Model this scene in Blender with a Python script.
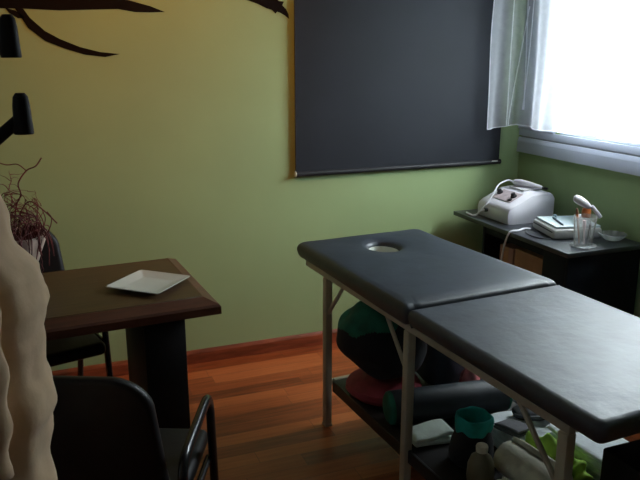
import bpy, bmesh, math, random
from mathutils import Vector, Matrix, noise

for o in list(bpy.data.objects):
    bpy.data.objects.remove(o)
sc = bpy.context.scene
COL = sc.collection

# ------------------------------------------------------------------ camera
cam = bpy.data.objects.new('camera', bpy.data.cameras.new('camera'))
COL.objects.link(cam)
cam.data.sensor_width = 36.0
cam.data.lens = 714.0 / 640.0 * 36.0
cam.data.clip_start = 0.02
YAW, PITCH = math.radians(21.44), math.radians(14.75)
F = Vector((math.sin(YAW) * math.cos(PITCH), math.cos(YAW) * math.cos(PITCH), -math.sin(PITCH)))
R = Vector((math.cos(YAW), -math.sin(YAW), 0))
U = R.cross(F)
cam.matrix_world = Matrix(((R.x, U.x, -F.x, 0), (R.y, U.y, -F.y, 0), (R.z, U.z, -F.z, 1.6), (0, 0, 0, 1)))
sc.camera = cam

# ------------------------------------------------------------------ world, light, exposure
w = bpy.data.worlds.new('overcast_sky')
sc.world = w
w.use_nodes = True
bg = w.node_tree.nodes['Background']
bg.inputs[0].default_value = (0.84, 0.92, 1.0, 1)
bg.inputs[1].default_value = 41.0
# overcast sky: brightest overhead, dimmer at the horizon, dull ground below it
_nt = w.node_tree
_tc = _nt.nodes.new('ShaderNodeTexCoord')
_sp = _nt.nodes.new('ShaderNodeSeparateXYZ')
_mr = _nt.nodes.new('ShaderNodeMapRange')
_mr.inputs['From Min'].default_value = -1.0
_rp = _nt.nodes.new('ShaderNodeValToRGB')
_els = _rp.color_ramp.elements
_els[0].position, _els[0].color = 0.44, (0.135, 0.145, 0.145, 1)
_els[1].position, _els[1].color = 0.95, (0.97, 0.99, 1.0, 1)
_e = _els.new(0.52)
_e.color = (0.33, 0.37, 0.41, 1)
_e = _els.new(0.68)
_e.color = (0.72, 0.79, 0.86, 1)
_nt.links.new(_tc.outputs['Generated'], _sp.inputs[0])
_nt.links.new(_sp.outputs['Z'], _mr.inputs['Value'])
_nt.links.new(_mr.outputs[0], _rp.inputs['Fac'])
_nt.links.new(_rp.outputs['Color'], bg.inputs[0])


def area(name, loc, rot, sx, sy, power, color, portal=False):
    l = bpy.data.lights.new(name, 'AREA')
    l.shape = 'RECTANGLE'
    l.size, l.size_y = sx, sy
    l.energy = power
    l.color = color
    o = bpy.data.objects.new(name, l)
    COL.objects.link(o)
    o.location = loc
    o.rotation_euler = rot
    if portal:
        l.cycles.is_portal = True
    return o


area('window_portal', (2.93, 2.665, 1.72), (0, math.radians(90), 0), 1.25, 1.5, 1, (1, 1, 1), True)
WARM = 47.0         # the ceiling spotlight's own light (watts)

sc.view_settings.view_transform = 'Standard'
sc.view_settings.look = 'None'
sc.view_settings.exposure = 0.0
sc.view_settings.gamma = 1.0
sc.view_settings.use_curve_mapping = False

# ------------------------------------------------------------------ materials


def mat(name, col, rough=0.5, metal=0.0, var=0.0, vscale=8.0, bump=0.0, bscale=60.0, spec=0.5, coat=0.0, sheen=0.0,
        trans=0.0, col2=None, bdist=0.002, stretch=None):
    m = bpy.data.materials.new(name)
    m.use_nodes = True
    nt = m.node_tree
    b = nt.nodes['Principled BSDF']
    b.inputs['Base Color'].default_value = (*col, 1)
    b.inputs['Roughness'].default_value = rough
    b.inputs['Metallic'].default_value = metal
    b.inputs['Specular IOR Level'].default_value = spec
    b.inputs['Coat Weight'].default_value = coat
    b.inputs['Sheen Weight'].default_value = sheen
    b.inputs['Transmission Weight'].default_value = trans
    tc = nt.nodes.new('ShaderNodeTexCoord')
    vec = tc.outputs['Object']
    if stretch:
        mp = nt.nodes.new('ShaderNodeMapping')
        mp.inputs['Scale'].default_value = stretch
        nt.links.new(vec, mp.inputs['Vector'])
        vec = mp.outputs['Vector']
    if var > 0 or col2:
        n = nt.nodes.new('ShaderNodeTexNoise')
        n.inputs['Scale'].default_value = vscale
        n.inputs['Detail'].default_value = 5
        nt.links.new(vec, n.inputs['Vector'])
        r = nt.nodes.new('ShaderNodeValToRGB')
        c2 = col2 if col2 else tuple(min(1, c * (1 + var)) for c in col)
        c1 = col if col2 else tuple(c * (1 - var) for c in col)
        r.color_ramp.elements[0].position = 0.35
        r.color_ramp.elements[1].position = 0.65
        r.color_ramp.elements[0].color = (*c1, 1)
        r.color_ramp.elements[1].color = (*c2, 1)
        nt.links.new(n.outputs['Fac'], r.inputs['Fac'])
        nt.links.new(r.outputs['Color'], b.inputs['Base Color'])
    if bump > 0:
        n2 = nt.nodes.new('ShaderNodeTexNoise')
        n2.inputs['Scale'].default_value = bscale
        n2.inputs['Detail'].default_value = 4
        nt.links.new(vec, n2.inputs['Vector'])
        bp = nt.nodes.new('ShaderNodeBump')
        bp.inputs['Strength'].default_value = bump
        bp.inputs['Distance'].default_value = bdist
        nt.links.new(n2.outputs['Fac'], bp.inputs['Height'])
        nt.links.new(bp.outputs['Normal'], b.inputs['Normal'])
    return m


def floor_mat():
    m = bpy.data.materials.new('red_hardwood_floor')
    m.use_nodes = True
    nt = m.node_tree
    N, L = nt.nodes, nt.links
    b = N['Principled BSDF']
    tc = N.new('ShaderNodeTexCoord')
    sp = N.new('ShaderNodeSeparateXYZ')
    L.new(tc.outputs['Object'], sp.inputs[0])

    def mth(op, a, bb=None, c=None):
        n = N.new('ShaderNodeMath')
        n.operation = op
        for i, v in enumerate((a, bb, c)):
            if v is None:
                continue
            if isinstance(v, (int, float)):
                n.inputs[i].default_value = v
            else:
                L.new(v, n.inputs[i])
        return n.outputs[0]
    PW, PL = 0.085, 0.62
    rowf = mth('DIVIDE', sp.outputs['Y'], PW)
    row = mth('FLOOR', rowf)
    wn = N.new('ShaderNodeTexWhiteNoise')
    wn.noise_dimensions = '1D'
    L.new(row, wn.inputs['W'])
    colf = mth('DIVIDE', mth('ADD', sp.outputs['X'], mth('MULTIPLY', wn.outputs['Value'], 5.0)), PL)
    colm = mth('FLOOR', colf)
    cv = N.new('ShaderNodeCombineXYZ')
    L.new(row, cv.inputs[0])
    L.new(colm, cv.inputs[1])
    wn2 = N.new('ShaderNodeTexWhiteNoise')
    wn2.noise_dimensions = '2D'
    L.new(cv.outputs[0], wn2.inputs['Vector'])
    # grain
    mp = N.new('ShaderNodeMapping')
    mp.inputs['Scale'].default_value = (3.0, 40.0, 3.0)
    L.new(tc.outputs['Object'], mp.inputs['Vector'])
    add = N.new('ShaderNodeVectorMath')
    add.operation = 'ADD'
    L.new(mp.outputs[0], add.inputs[0])
    L.new(wn2.outputs['Color'], add.inputs[1])
    gn = N.new('ShaderNodeTexNoise')
    gn.inputs['Scale'].default_value = 1.6
    gn.inputs['Detail'].default_value = 6
    L.new(add.outputs[0], gn.inputs['Vector'])
    fac = mth('ADD', mth('MULTIPLY', wn2.outputs['Value'], 0.75), mth('MULTIPLY', mth('SUBTRACT', gn.outputs['Fac'], 0.5), 0.9))
    fac = mth('ADD', fac, 0.1)
    rp = N.new('ShaderNodeValToRGB')
    cr = rp.color_ramp
    cr.elements[0].position = 0.0
    cr.elements[0].color = (0.15, 0.027, 0.007, 1)
    cr.elements[1].position = 1.0
    cr.elements[1].color = (0.58, 0.16, 0.046, 1)
    e = cr.elements.new(0.45)
    e.color = (0.39, 0.085, 0.022, 1)
    L.new(fac, rp.inputs['Fac'])
    # joints
    fr = mth('FRACT', rowf)
    fc = mth('FRACT', colf)
    j1 = mth('GREATER_THAN', mth('ABSOLUTE', mth('SUBTRACT', fr, 0.5)), 0.488)
    j2 = mth('GREATER_THAN', mth('ABSOLUTE', mth('SUBTRACT', fc, 0.5)), 0.4985)
    j = mth('MAXIMUM', j1, j2)
    mx = N.new('ShaderNodeMixRGB')
    mx.inputs['Color2'].default_value = (0.05, 0.014, 0.006, 1)
    L.new(mth('MULTIPLY', j, 0.7), mx.inputs['Fac'])
    L.new(rp.outputs['Color'], mx.inputs['Color1'])
    L.new(mx.outputs[0], b.inputs['Base Color'])
    b.inputs['Roughness'].default_value = 0.33
    bp = N.new('ShaderNodeBump')
    bp.inputs['Strength'].default_value = 0.25
    bp.inputs['Distance'].default_value = 0.001
    L.new(mth('SUBTRACT', gn.outputs['Fac'], j), bp.inputs['Height'])
    L.new(bp.outputs[0], b.inputs['Normal'])
    return m


def glass_mat(name, tint=(1, 1, 1), gl=0.12, haze=0.0):
    m = bpy.data.materials.new(name)
    m.use_nodes = True
    nt = m.node_tree
    N, L = nt.nodes, nt.links
    out = N['Material Output']
    N.remove(N['Principled BSDF'])
    t = N.new('ShaderNodeBsdfTransparent')
    t.inputs[0].default_value = (*tint, 1)
    g = N.new('ShaderNodeBsdfGlossy')
    g.inputs['Roughness'].default_value = 0.05
    lw = N.new('ShaderNodeLayerWeight')
    lw.inputs['Blend'].default_value = gl
    mx = N.new('ShaderNodeMixShader')
    L.new(lw.outputs['Fresnel'], mx.inputs[0])
    L.new(t.outputs[0], mx.inputs[1])
    L.new(g.outputs[0], mx.inputs[2])
    if haze > 0:                      # scattering in cheap plastic and cut glass
        d = N.new('ShaderNodeBsdfTranslucent')
        d.inputs[0].default_value = (0.9, 0.92, 0.92, 1)
        d2 = N.new('ShaderNodeBsdfDiffuse')
        d2.inputs[0].default_value = (0.9, 0.92, 0.92, 1)
        ma = N.new('ShaderNodeMixShader')
        L.new(d.outputs[0], ma.inputs[1])
        L.new(d2.outputs[0], ma.inputs[2])
        mh = N.new('ShaderNodeMixShader')
        mh.inputs[0].default_value = haze
        L.new(mx.outputs[0], mh.inputs[1])
        L.new(ma.outputs[0], mh.inputs[2])
        L.new(mh.outputs[0], out.inputs[0])
    else:
        L.new(mx.outputs[0], out.inputs[0])
    return m


def sheer_mat(name, col, opacity):
    m = bpy.data.materials.new(name)
    m.use_nodes = True
    nt = m.node_tree
    N, L = nt.nodes, nt.links
    out = N['Material Output']
    N.remove(N['Principled BSDF'])
    t = N.new('ShaderNodeBsdfTransparent')
    d = N.new('ShaderNodeBsdfDiffuse')
    d.inputs[0].default_value = (*col, 1)
    tr = N.new('ShaderNodeBsdfTranslucent')
    tr.inputs[0].default_value = (*col, 1)
    m1 = N.new('ShaderNodeMixShader')
    m1.inputs[0].default_value = 0.5
    L.new(d.outputs[0], m1.inputs[1])
    L.new(tr.outputs[0], m1.inputs[2])
    # fine weave modulates the opacity
    tc = N.new('ShaderNodeTexCoord')
    wv = N.new('ShaderNodeTexNoise')
    wv.inputs['Scale'].default_value = 30
    L.new(tc.outputs['Object'], wv.inputs['Vector'])
    mr = N.new('ShaderNodeMapRange')
    mr.inputs['To Min'].default_value = opacity - 0.06
    mr.inputs['To Max'].default_value = opacity + 0.06
    L.new(wv.outputs['Fac'], mr.inputs['Value'])
    lw = N.new('ShaderNodeLayerWeight')
    lw.inputs['Blend'].default_value = 0.35
    ad = N.new('ShaderNodeMath')
    ad.operation = 'MULTIPLY_ADD'
    ad.use_clamp = True
    ad.inputs[1].default_value = 0.35
    L.new(lw.outputs['Facing'], ad.inputs[0])
    L.new(mr.outputs[0], ad.inputs[2])
    mx = N.new('ShaderNodeMixShader')
    L.new(ad.outputs[0], mx.inputs[0])
    L.new(t.outputs[0], mx.inputs[1])
    L.new(m1.outputs[0], mx.inputs[2])
    L.new(mx.outputs[0], out.inputs[0])
    return m


def tile_mat():
    m = bpy.data.materials.new('white_brick_reveal')
    m.use_nodes = True
    nt = m.node_tree
    b = nt.nodes['Principled BSDF']
    tc = nt.nodes.new('ShaderNodeTexCoord')
    mp = nt.nodes.new('ShaderNodeMapping')
    mp.inputs['Rotation'].default_value = (math.radians(90), 0, 0)
    nt.links.new(tc.outputs['Object'], mp.inputs['Vector'])
    br = nt.nodes.new('ShaderNodeTexBrick')
    br.inputs['Scale'].default_value = 1.0
    br.inputs['Brick Width'].default_value = 0.22
    br.inputs['Row Height'].default_value = 0.07
    br.inputs['Mortar Size'].default_value = 0.006
    br.inputs['Color1'].default_value = (0.8, 0.8, 0.8, 1)
    br.inputs['Color2'].default_value = (0.72, 0.72, 0.72, 1)
    br.inputs['Mortar'].default_value = (0.5, 0.5, 0.5, 1)
    nt.links.new(mp.outputs[0], br.inputs['Vector'])
    nt.links.new(br.outputs['Color'], b.inputs['Base Color'])
    b.inputs['Roughness'].default_value = 0.7
    return m


M = {}
M['wall'] = mat('green_wall_paint', (0.315, 0.425, 0.205), 0.75, var=0.03, vscale=3, bump=0.08, bscale=120)
M['palewall'] = mat('pale_wall_paint', (0.66, 0.70, 0.72), 0.8, bump=0.05, bscale=100)
M['ceiling'] = mat('ceiling_paint', (0.62, 0.62, 0.58), 0.85, bump=0.05, bscale=100)
M['floor'] = floor_mat()
M['redwood'] = mat('red_wood_skirting', (0.23, 0.055, 0.022), 0.35, var=0.35, vscale=6, bump=0.1, bscale=30, stretch=(1, 8, 8))
M['winframe'] = mat('white_window_frame', (0.60, 0.64, 0.76), 0.4, var=0.02)
M['winlip'] = mat('grey_window_track', (0.32, 0.34, 0.38), 0.5, var=0.05)
M['glass'] = glass_mat('window_glass', (0.97, 0.99, 0.98), 0.08)
M['sheer'] = sheer_mat('white_sheer_voile', (0.90, 0.92, 0.97), 0.42)
M['hem'] = sheer_mat('white_voile_hem', (0.92, 0.93, 0.97), 0.80)
M['brick'] = tile_mat()
M['blind'] = mat('dark_blind_vinyl', (0.017, 0.020, 0.027), 0.6, var=0.12, vscale=2, bump=0.05, bscale=40, spec=0.25)
M['blindbar'] = mat('dark_blind_bar', (0.022, 0.023, 0.028), 0.5, var=0.1, spec=0.3)
M['capgrey'] = mat('pale_grey_plastic', (0.55, 0.55, 0.52), 0.4, var=0.05)
M['vinyl'] = mat('dark_brown_wall_vinyl', (0.008, 0.005, 0.004), 0.8, var=0.2, spec=0.1)
M['leather'] = mat('black_vinyl_upholstery', (0.022, 0.031, 0.045), 0.47, var=0.15, vscale=10, bump=0.25, bscale=16, spec=0.8, bdist=0.006)
M['leather_body'] = mat('scuffed_black_vinyl', (0.034, 0.043, 0.060), 0.48, var=0.2, vscale=7, bump=0.45, bscale=11, spec=0.85, bdist=0.008)
M['lining'] = mat('pale_hole_lining', (0.62, 0.66, 0.58), 0.6, var=0.05)
M['piping'] = mat('black_piping', (0.012, 0.012, 0.014), 0.5, var=0.1)
M['frame'] = mat('beige_painted_steel', (0.50, 0.46, 0.35), 0.45, var=0.08, vscale=12)
M['shelf'] = mat('black_shelf_board', (0.016, 0.014, 0.014), 0.55, var=0.2)
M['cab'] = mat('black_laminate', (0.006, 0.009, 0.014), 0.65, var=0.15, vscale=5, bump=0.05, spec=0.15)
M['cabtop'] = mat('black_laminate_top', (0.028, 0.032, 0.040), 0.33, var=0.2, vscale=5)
M['card'] = mat('brown_cardboard', (0.34, 0.18, 0.10), 0.8, var=0.12, vscale=9)
M['pinkcard'] = mat('faded_pink_cardboard', (0.30, 0.16, 0.14), 0.8, var=0.12, vscale=9)
M['white'] = mat('white_plastic', (0.74, 0.73, 0.80), 0.3, var=0.03)
M['offwhite'] = mat('offwhite_plastic', (0.60, 0.59, 0.60), 0.38, var=0.04)
M['panel'] = mat('pinkish_grey_label', (0.45, 0.38, 0.40), 0.4, var=0.2, vscale=25)
M['bluewhite'] = mat('pale_blue_sheet', (0.60, 0.72, 0.78), 0.5, var=0.06, vscale=20)
M['blackpl'] = mat('black_plastic', (0.014, 0.014, 0.017), 0.35, var=0.15)
M['blackmat'] = mat('black_wood', (0.009, 0.008, 0.008), 0.6, var=0.2, vscale=6, spec=0.25)
M['blackup'] = mat('black_chair_leatherette', (0.007, 0.006, 0.007), 0.48, var=0.2, bump=0.15, bscale=60, spec=0.3)
M['tube'] = mat('black_gloss_steel', (0.012, 0.012, 0.013), 0.25, var=0.1)
M['desktop'] = mat('brown_desk_veneer', (0.070, 0.034, 0.012), 0.45, var=0.22, vscale=5, bump=0.05, stretch=(1.2, 12, 8))
M['deskedge'] = mat('dark_mahogany_edge', (0.080, 0.024, 0.011), 0.42, var=0.25, vscale=5, stretch=(1.5, 10, 8))
M['plate'] = mat('white_ceramic', (0.62, 0.63, 0.58), 0.25, var=0.02)
M['cream'] = mat('cream_cotton', (0.62, 0.43, 0.26), 0.9, var=0.06, vscale=20, bump=0.5, bscale=25, sheen=0.2, bdist=0.004)
M['lace'] = mat('pale_pink_ceramic', (0.60, 0.46, 0.38), 0.6, var=0.12, vscale=30)
M['twig'] = mat('dark_red_twig', (0.13, 0.022, 0.020), 0.6, var=0.4, vscale=30)
M['orange'] = mat('orange_plastic', (0.62, 0.17, 0.04), 0.4, var=0.1)
M['brushwood'] = mat('brown_brush_handle', (0.20, 0.07, 0.035), 0.4, var=0.2)
M['pinkpl'] = mat('pale_pink_plastic', (0.62, 0.42, 0.42), 0.4, var=0.1)
M['cupglass'] = glass_mat('clear_plastic', (0.97, 0.98, 0.98), 0.10, 0.16)
M['crystal'] = glass_mat('cut_glass', (0.94, 0.96, 0.94), 0.18, 0.28)
M['navy'] = mat('black_cotton', (0.010, 0.012, 0.016), 0.85, var=0.25, vscale=15, bump=0.4, bscale=40, sheen=0.05)
M['bolster'] = mat('black_bolster_vinyl', (0.032, 0.041, 0.050), 0.5, var=0.2, bump=0.3, bscale=18, bdist=0.005)
M['green'] = mat('dark_green_cloth', (0.010, 0.15, 0.095), 0.75, var=0.25, vscale=18, bump=0.4, bscale=40)
M['teal'] = mat('teal_towelling', (0.016, 0.40, 0.35), 0.8, var=0.2, vscale=25, bump=0.5, bscale=60)
M['red'] = mat('red_cushion_cloth', (0.40, 0.055, 0.075), 0.8, var=0.2, vscale=14, bump=0.3, bscale=50)
M['towel'] = mat('white_towelling', (0.78, 0.84, 0.87), 0.95, var=0.06, vscale=30, bump=0.6, bscale=120, sheen=0.2)
M['towelgreen'] = mat('greenish_white_towelling', (0.66, 0.76, 0.68), 0.95, var=0.1, vscale=20, bump=0.6, bscale=120)
M['greengrey'] = mat('grey_green_towelling', (0.13, 0.17, 0.14), 0.95, var=0.1, vscale=30, bump=0.6, bscale=120)
M['greytowel'] = mat('grey_towelling', (0.15, 0.15, 0.165), 0.95, var=0.1, vscale=30, bump=0.6, bscale=120)
M['creamtowel'] = mat('ivory_towelling', (0.82, 0.80, 0.64), 0.95, var=0.08, vscale=30, bump=0.6, bscale=120, sheen=0.2)
M['lime'] = mat('lime_green_cloth', (0.27, 0.47, 0.045), 0.85, var=0.2, vscale=20, bump=0.5, bscale=60)
M['oil'] = mat('olive_amber_plastic', (0.22, 0.20, 0.12), 0.35, var=0.2, vscale=12)
M['bluebag'] = mat('dark_blue_bag_cloth', (0.050, 0.075, 0.11), 0.7, var=0.2, bump=0.3, bscale=30)
M['bluegrey'] = mat('grey_blue_trim', (0.22, 0.31, 0.36), 0.7, var=0.15)
M['pinkbag'] = mat('pink_plastic_film', (0.75, 0.24, 0.25), 0.3, var=0.35, vscale=25, bump=0.5, bscale=30)
M['door'] = mat('brown_door_wood', (0.16, 0.07, 0.035), 0.45, var=0.2, stretch=(8, 8, 1))
M['lampshade'] = bpy.data.materials.new('lamp_glass')
M['lampshade'].use_nodes = True
_b = M['lampshade'].node_tree.nodes['Principled BSDF']
_b.inputs['Base Color'].default_value = (0.9, 0.8, 0.6, 1)
_b.inputs['Emission Color'].default_value = (1.0, 0.62, 0.28, 1)
_b.inputs['Emission Strength'].default_value = 1.0


# ------------------------------------------------------------------ mesh helpers
class MB:
    def __init__(s):
        s.v, s.f = [], []

    def add(s, vs, fs, mtx=None):
        k = len(s.v)
        for p in vs:
            p = Vector(p)
            s.v.append(mtx @ p if mtx else p)
        for f in fs:
            s.f.append(tuple(i + k for i in f))
        return s

    def addbm(s, bm, mtx=None):
        bm.verts.index_update()
        s.add([v.co.copy() for v in bm.verts], [[v.index for v in f.verts] for f in bm.faces], mtx)
        bm.free()
        return s

    def box(s, lo, hi, bev=0.003, seg=2, mtx=None):
        bm = bmesh.new()
        bmesh.ops.create_cube(bm, size=1)
        c = [(a + b) / 2 for a, b in zip(lo, hi)]
        d = [b - a for a, b in zip(lo, hi)]
        for v in bm.verts:
            v.co = Vector((c[i] + v.co[i] * d[i] for i in range(3)))
        if bev > 0:
            bmesh.ops.bevel(bm, geom=list(bm.edges), offset=min(bev, min(d) * 0.49), segments=seg, profile=0.5, affect='EDGES')
        return s.addbm(bm, mtx)

    def prism(s, poly, axis, a, b, bev=0.0, seg=2, mtx=None):
        """poly: 2D outline, extruded along axis from a to b"""
        def P(u, v, t):
            return {'x': (t, u, v), 'y': (u, t, v), 'z': (u, v, t)}[axis]
        bm = bmesh.new()
        A = [bm.verts.new(P(u, v, a)) for u, v in poly]
        B = [bm.verts.new(P(u, v, b)) for u, v in poly]
        n = len(poly)
        bm.faces.new(A)
        bm.faces.new(B[::-1])
        for i in range(n):
            bm.faces.new((A[i], B[i], B[(i + 1) % n], A[(i + 1) % n]))
        bmesh.ops.recalc_face_normals(bm, faces=list(bm.faces))
        if bev > 0:
            bmesh.ops.bevel(bm, geom=list(bm.edges), offset=bev, segments=seg, profile=0.5, affect='EDGES')
        return s.addbm(bm, mtx)

    def loft(s, rings, close=True, cap0=True, cap1=True, mtx=None):
        n = len(rings[0])
        vs = [p for r in rings for p in r]
        fs = []
        for i in range(len(rings) - 1):
            for j in range(n if close else n - 1):
                k = (j + 1) % n
                fs.append((i * n + j, i * n + k, (i + 1) * n + k, (i + 1) * n + j))
        if close and cap0:
            fs.append(tuple(range(n))[::-1])
        if close and cap1:
            fs.append(tuple((len(rings) - 1) * n + j for j in range(n)))
        return s.add(vs, fs, mtx)

    def tube(s, pts, r, seg=10, mtx=None, rx=None):
        pts = [Vector(p) for p in pts]
        rs = r if isinstance(r, (list, tuple)) else [r] * len(pts)
        T = []
        for i in range(len(pts)):
            a = pts[max(0, i - 1)]
            b = pts[min(len(pts) - 1, i + 1)]
            T.append((b - a).normalized())
        up = Vector((0, 0, 1)) if abs(T[0].z) < 0.9 else Vector((1, 0, 0))
        nrm = (up - T[0] * up.dot(T[0])).normalized()
        rings = []
        for i, p in enumerate(pts):
            nrm = (nrm - T[i] * nrm.dot(T[i]))
            nrm = nrm.normalized()
            bn = T[i].cross(nrm)
            k = rx if rx else 1.0
            rings.append([p + nrm * math.cos(2 * math.pi * j / seg) * rs[i] + bn * math.sin(2 * math.pi * j / seg) * rs[i] * k for j in range(seg)])
        return s.loft(rings, mtx=mtx)

    def lathe(s, prof, seg=32, c=(0, 0, 0), mtx=None, cap0=True, cap1=True, wob=None):
        rings = []
        for r, z in prof:
            ring = []
            for j in range(seg):
                a = 2 * math.pi * j / seg
                rr = r * (wob(a, z) if wob else 1)
                ring.append((c[0] + rr * math.cos(a), c[1] + rr * math.sin(a), c[2] + z))
            rings.append(ring)
        return s.loft(rings, cap0=cap0, cap1=cap1, mtx=mtx)

    def blob(s, c, r, e=1.0, nu=40, nv=24, disp=0.0, ds=8.0, seed=0, mtx=None):
        """super-ellipsoid with noise"""
        def sg(x, p):
            return math.copysign(abs(x) ** p, x)
        rings = []
        for i in range(nv + 1):
            ph = -math.pi / 2 + math.pi * (0.02 + 0.96 * i / nv)
            ring = []
            for j in range(nu):
                th = 2 * math.pi * j / nu
                d = Vector((sg(math.cos(ph), e) * sg(math.cos(th), e), sg(math.cos(ph), e) * sg(math.sin(th), e), sg(math.sin(ph), e)))
                k = 1 + disp * noise.noise(d * ds * 0.3 + Vector((seed, seed * 2, 0)))
                ring.append((c[0] + d.x * r[0] * k, c[1] + d.y * r[1] * k, c[2] + d.z * r[2] * k))
            rings.append(ring)
        return s.loft(rings, mtx=mtx)

    def build(s, name, material, parent=None, smooth=True, angle=40, loc=None):
        me = bpy.data.meshes.new(name)
        vs = s.v
        if loc is not None:
            L_ = Vector(loc)
            vs = [v - L_ for v in vs]
        me.from_pydata([tuple(v) for v in vs], [], s.f)
        bm = bmesh.new()
        bm.from_mesh(me)
        bmesh.ops.recalc_face_normals(bm, faces=list(bm.faces))
        bm.to_mesh(me)
        bm.free()
        if smooth:
            me.polygons.foreach_set('use_smooth', [True] * len(me.polygons))
            me.set_sharp_from_angle(angle=math.radians(angle))
        me.materials.append(material)
        me.update()
        o = bpy.data.objects.new(name, me)
        COL.objects.link(o)
        if parent:
            o.parent = parent
        if loc is not None:
            o.location = loc
        return o


def tag(o, label, cat, group=None, kind=None):
    if label:
        o['label'] = label
    if cat:
        o['category'] = cat
    if group:
        o['group'] = group
    if kind:
        o['kind'] = kind
    return o


def thing(name, label, cat, loc=(0, 0, 0), rz=0.0, group=None):
    o = bpy.data.objects.new(name, None)
    o.empty_display_size = 0.1
    COL.objects.link(o)
    o.location = loc
    o.rotation_euler = (0, 0, rz)
    return tag(o, label, cat, group)


def struct(o):
    o['kind'] = 'structure'
    return o


def arc(pts, rad, n=6):
    """round the corners of a polyline"""
    P = [Vector(p) for p in pts]
    out = [P[0]]
    for i in range(1, len(P) - 1):
        a, b, c = P[i - 1], P[i], P[i + 1]
        r = min(rad, (a - b).length * 0.49, (c - b).length * 0.49)
        p0 = b + (a - b).normalized() * r
        p1 = b + (c - b).normalized() * r
        for k in range(n + 1):
            t = k / n
            out.append(p0 * (1 - t) ** 2 + b * 2 * t * (1 - t) + p1 * t * t)
    out.append(P[-1])
    return out


def spline(pts, n=8):
    P = [Vector(p) for p in pts]
    P = [P[0] * 2 - P[1]] + P + [P[-1] * 2 - P[-2]]
    out = []
    for i in range(1, len(P) - 2):
        for k in range(n):
            t = k / n
            a, b, c, d = P[i - 1:i + 3]
            out.append(0.5 * ((2 * b) + (c - a) * t + (2 * a - 5 * b + 4 * c - d) * t * t + (3 * b - a - 3 * c + d) * t ** 3))
    out.append(P[-2])
    return out


def copy_tree(o, parent=None):
    c = o.copy()
    COL.objects.link(c)
    if parent:
        c.parent = parent
    for ch in list(o.children):
        copy_tree(ch, c)
    return c


# ------------------------------------------------------------------ the room
XL, XR, YB, YF, ZC = -1.5, 2.648, 3.509, -1.3, 2.55
WY0, WY1, WZ0, WZ1 = 2.06, 3.17, 1.165, 2.25     # window opening in the right wall
T = 0.28
struct(MB().box((XL, YF, -0.1), (XR, YB, 0.0), 0).build('floor', M['floor']))
struct(MB().box((XL - 0.1, YF - 0.1, ZC), (XR + T, YB + 0.1, ZC + 0.1), 0).build('ceiling', M['ceiling']))
struct(MB().box((XL - 0.1, YB, -0.1), (XR + T, YB + 0.1, ZC), 0).build('wall_back', M['wall']))
struct(MB().box((XL - 0.1, YF - 0.1, -0.1), (XL, YB, ZC), 0).build('wall_left', M['palewall']))
struct(MB().box((XL - 0.1, YF - 0.1, -0.1), (XR + T, YF, ZC), 0).build('wall_front', M['palewall']))
wr = MB()
wr.box((XR, YF, -0.1), (XR + T, YB, WZ0), 0)
wr.box((XR, YF, WZ1), (XR + T, YB, ZC), 0)
wr.box((XR, YF, WZ0), (XR + T, WY0, WZ1), 0)
wr.box((XR, WY1 + 0.02, WZ0), (XR + T, YB, WZ1), 0)
struct(wr.build('wall_right', M['wall']))
struct(MB().box((XR + 0.075, WY1, WZ0 + 0.001), (XR + T + 0.3, WY1 + 0.018, WZ1 - 0.001), 0).build('trim_1', M['brick']))


def skirting(name, a, b, axis):
    prof = [(0, 0), (0.016, 0), (0.016, 0.058), (0.011, 0.068), (0.006, 0.075), (0, 0.075)]
    m = MB()
    if axis == 'back':
        m.prism([(YB - u, z) for u, z in prof], 'x', a, b)
    elif axis == 'right':
        m.prism([(XR - u, z) for u, z in prof], 'y', a, b)
    else:
        m.prism([(XL + u, z) for u, z in prof], 'y', a, b)
    struct(m.build(name, M['redwood'], smooth=False))


skirting('baseboard_back', XL, XR - 0.017, 'back')
skirting('baseboard_right', YF, YB - 0.017, 'right')
skirting('baseboard_left', YF, YB - 0.017, 'left')

# window: white frame whose bottom band reaches to the corner, pane set back in the reveal
wn = struct(bpy.data.objects.new('window_1', None))
COL.objects.link(wn)
fr = MB()
FX = XR - 0.022
fr.prism([(FX, 1.032), (XR - 0.001, 1.03), (XR - 0.001, 1.118), (FX + 0.010, 1.118), (FX + 0.002, 1.094)], 'y', WY0 - 0.08, YB - 0.004, 0.0015)   # bottom band
fr.box((FX + 0.008, WY0 - 0.08, 1.128), (XR - 0.001, YB - 0.004, WZ0), 0.002)
fr.box((FX, WY1 + 0.025, WZ0 + 0.002), (XR - 0.001, YB - 0.004, WZ1 + 0.08), 0.004)   # far stile
fr.box((FX, WY0 - 0.08, WZ0 + 0.002), (XR - 0.001, WY0 - 0.002, WZ1 + 0.08), 0.004)   # near stile
fr.box((FX, WY0, WZ1 + 0.002), (XR - 0.001, WY1 + 0.022, WZ1 + 0.08), 0.004)
fr.build('window_frame', M['winframe'], wn)
tr = MB()
tr.box((FX + 0.012, WY0 - 0.08, 1.1185), (XR - 0.001, YB - 0.03, 1.1275), 0.001)
tr.build('window_track', M['winlip'], wn)
sill = MB().box((XR + 0.001, WY0 + 0.002, WZ0 + 0.001), (XR + 0.20, WY1 - 0.002, WZ0 + 0.008), 0.002)
sill.build('window_sill', M['winframe'], wn)
sa = MB()
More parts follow.
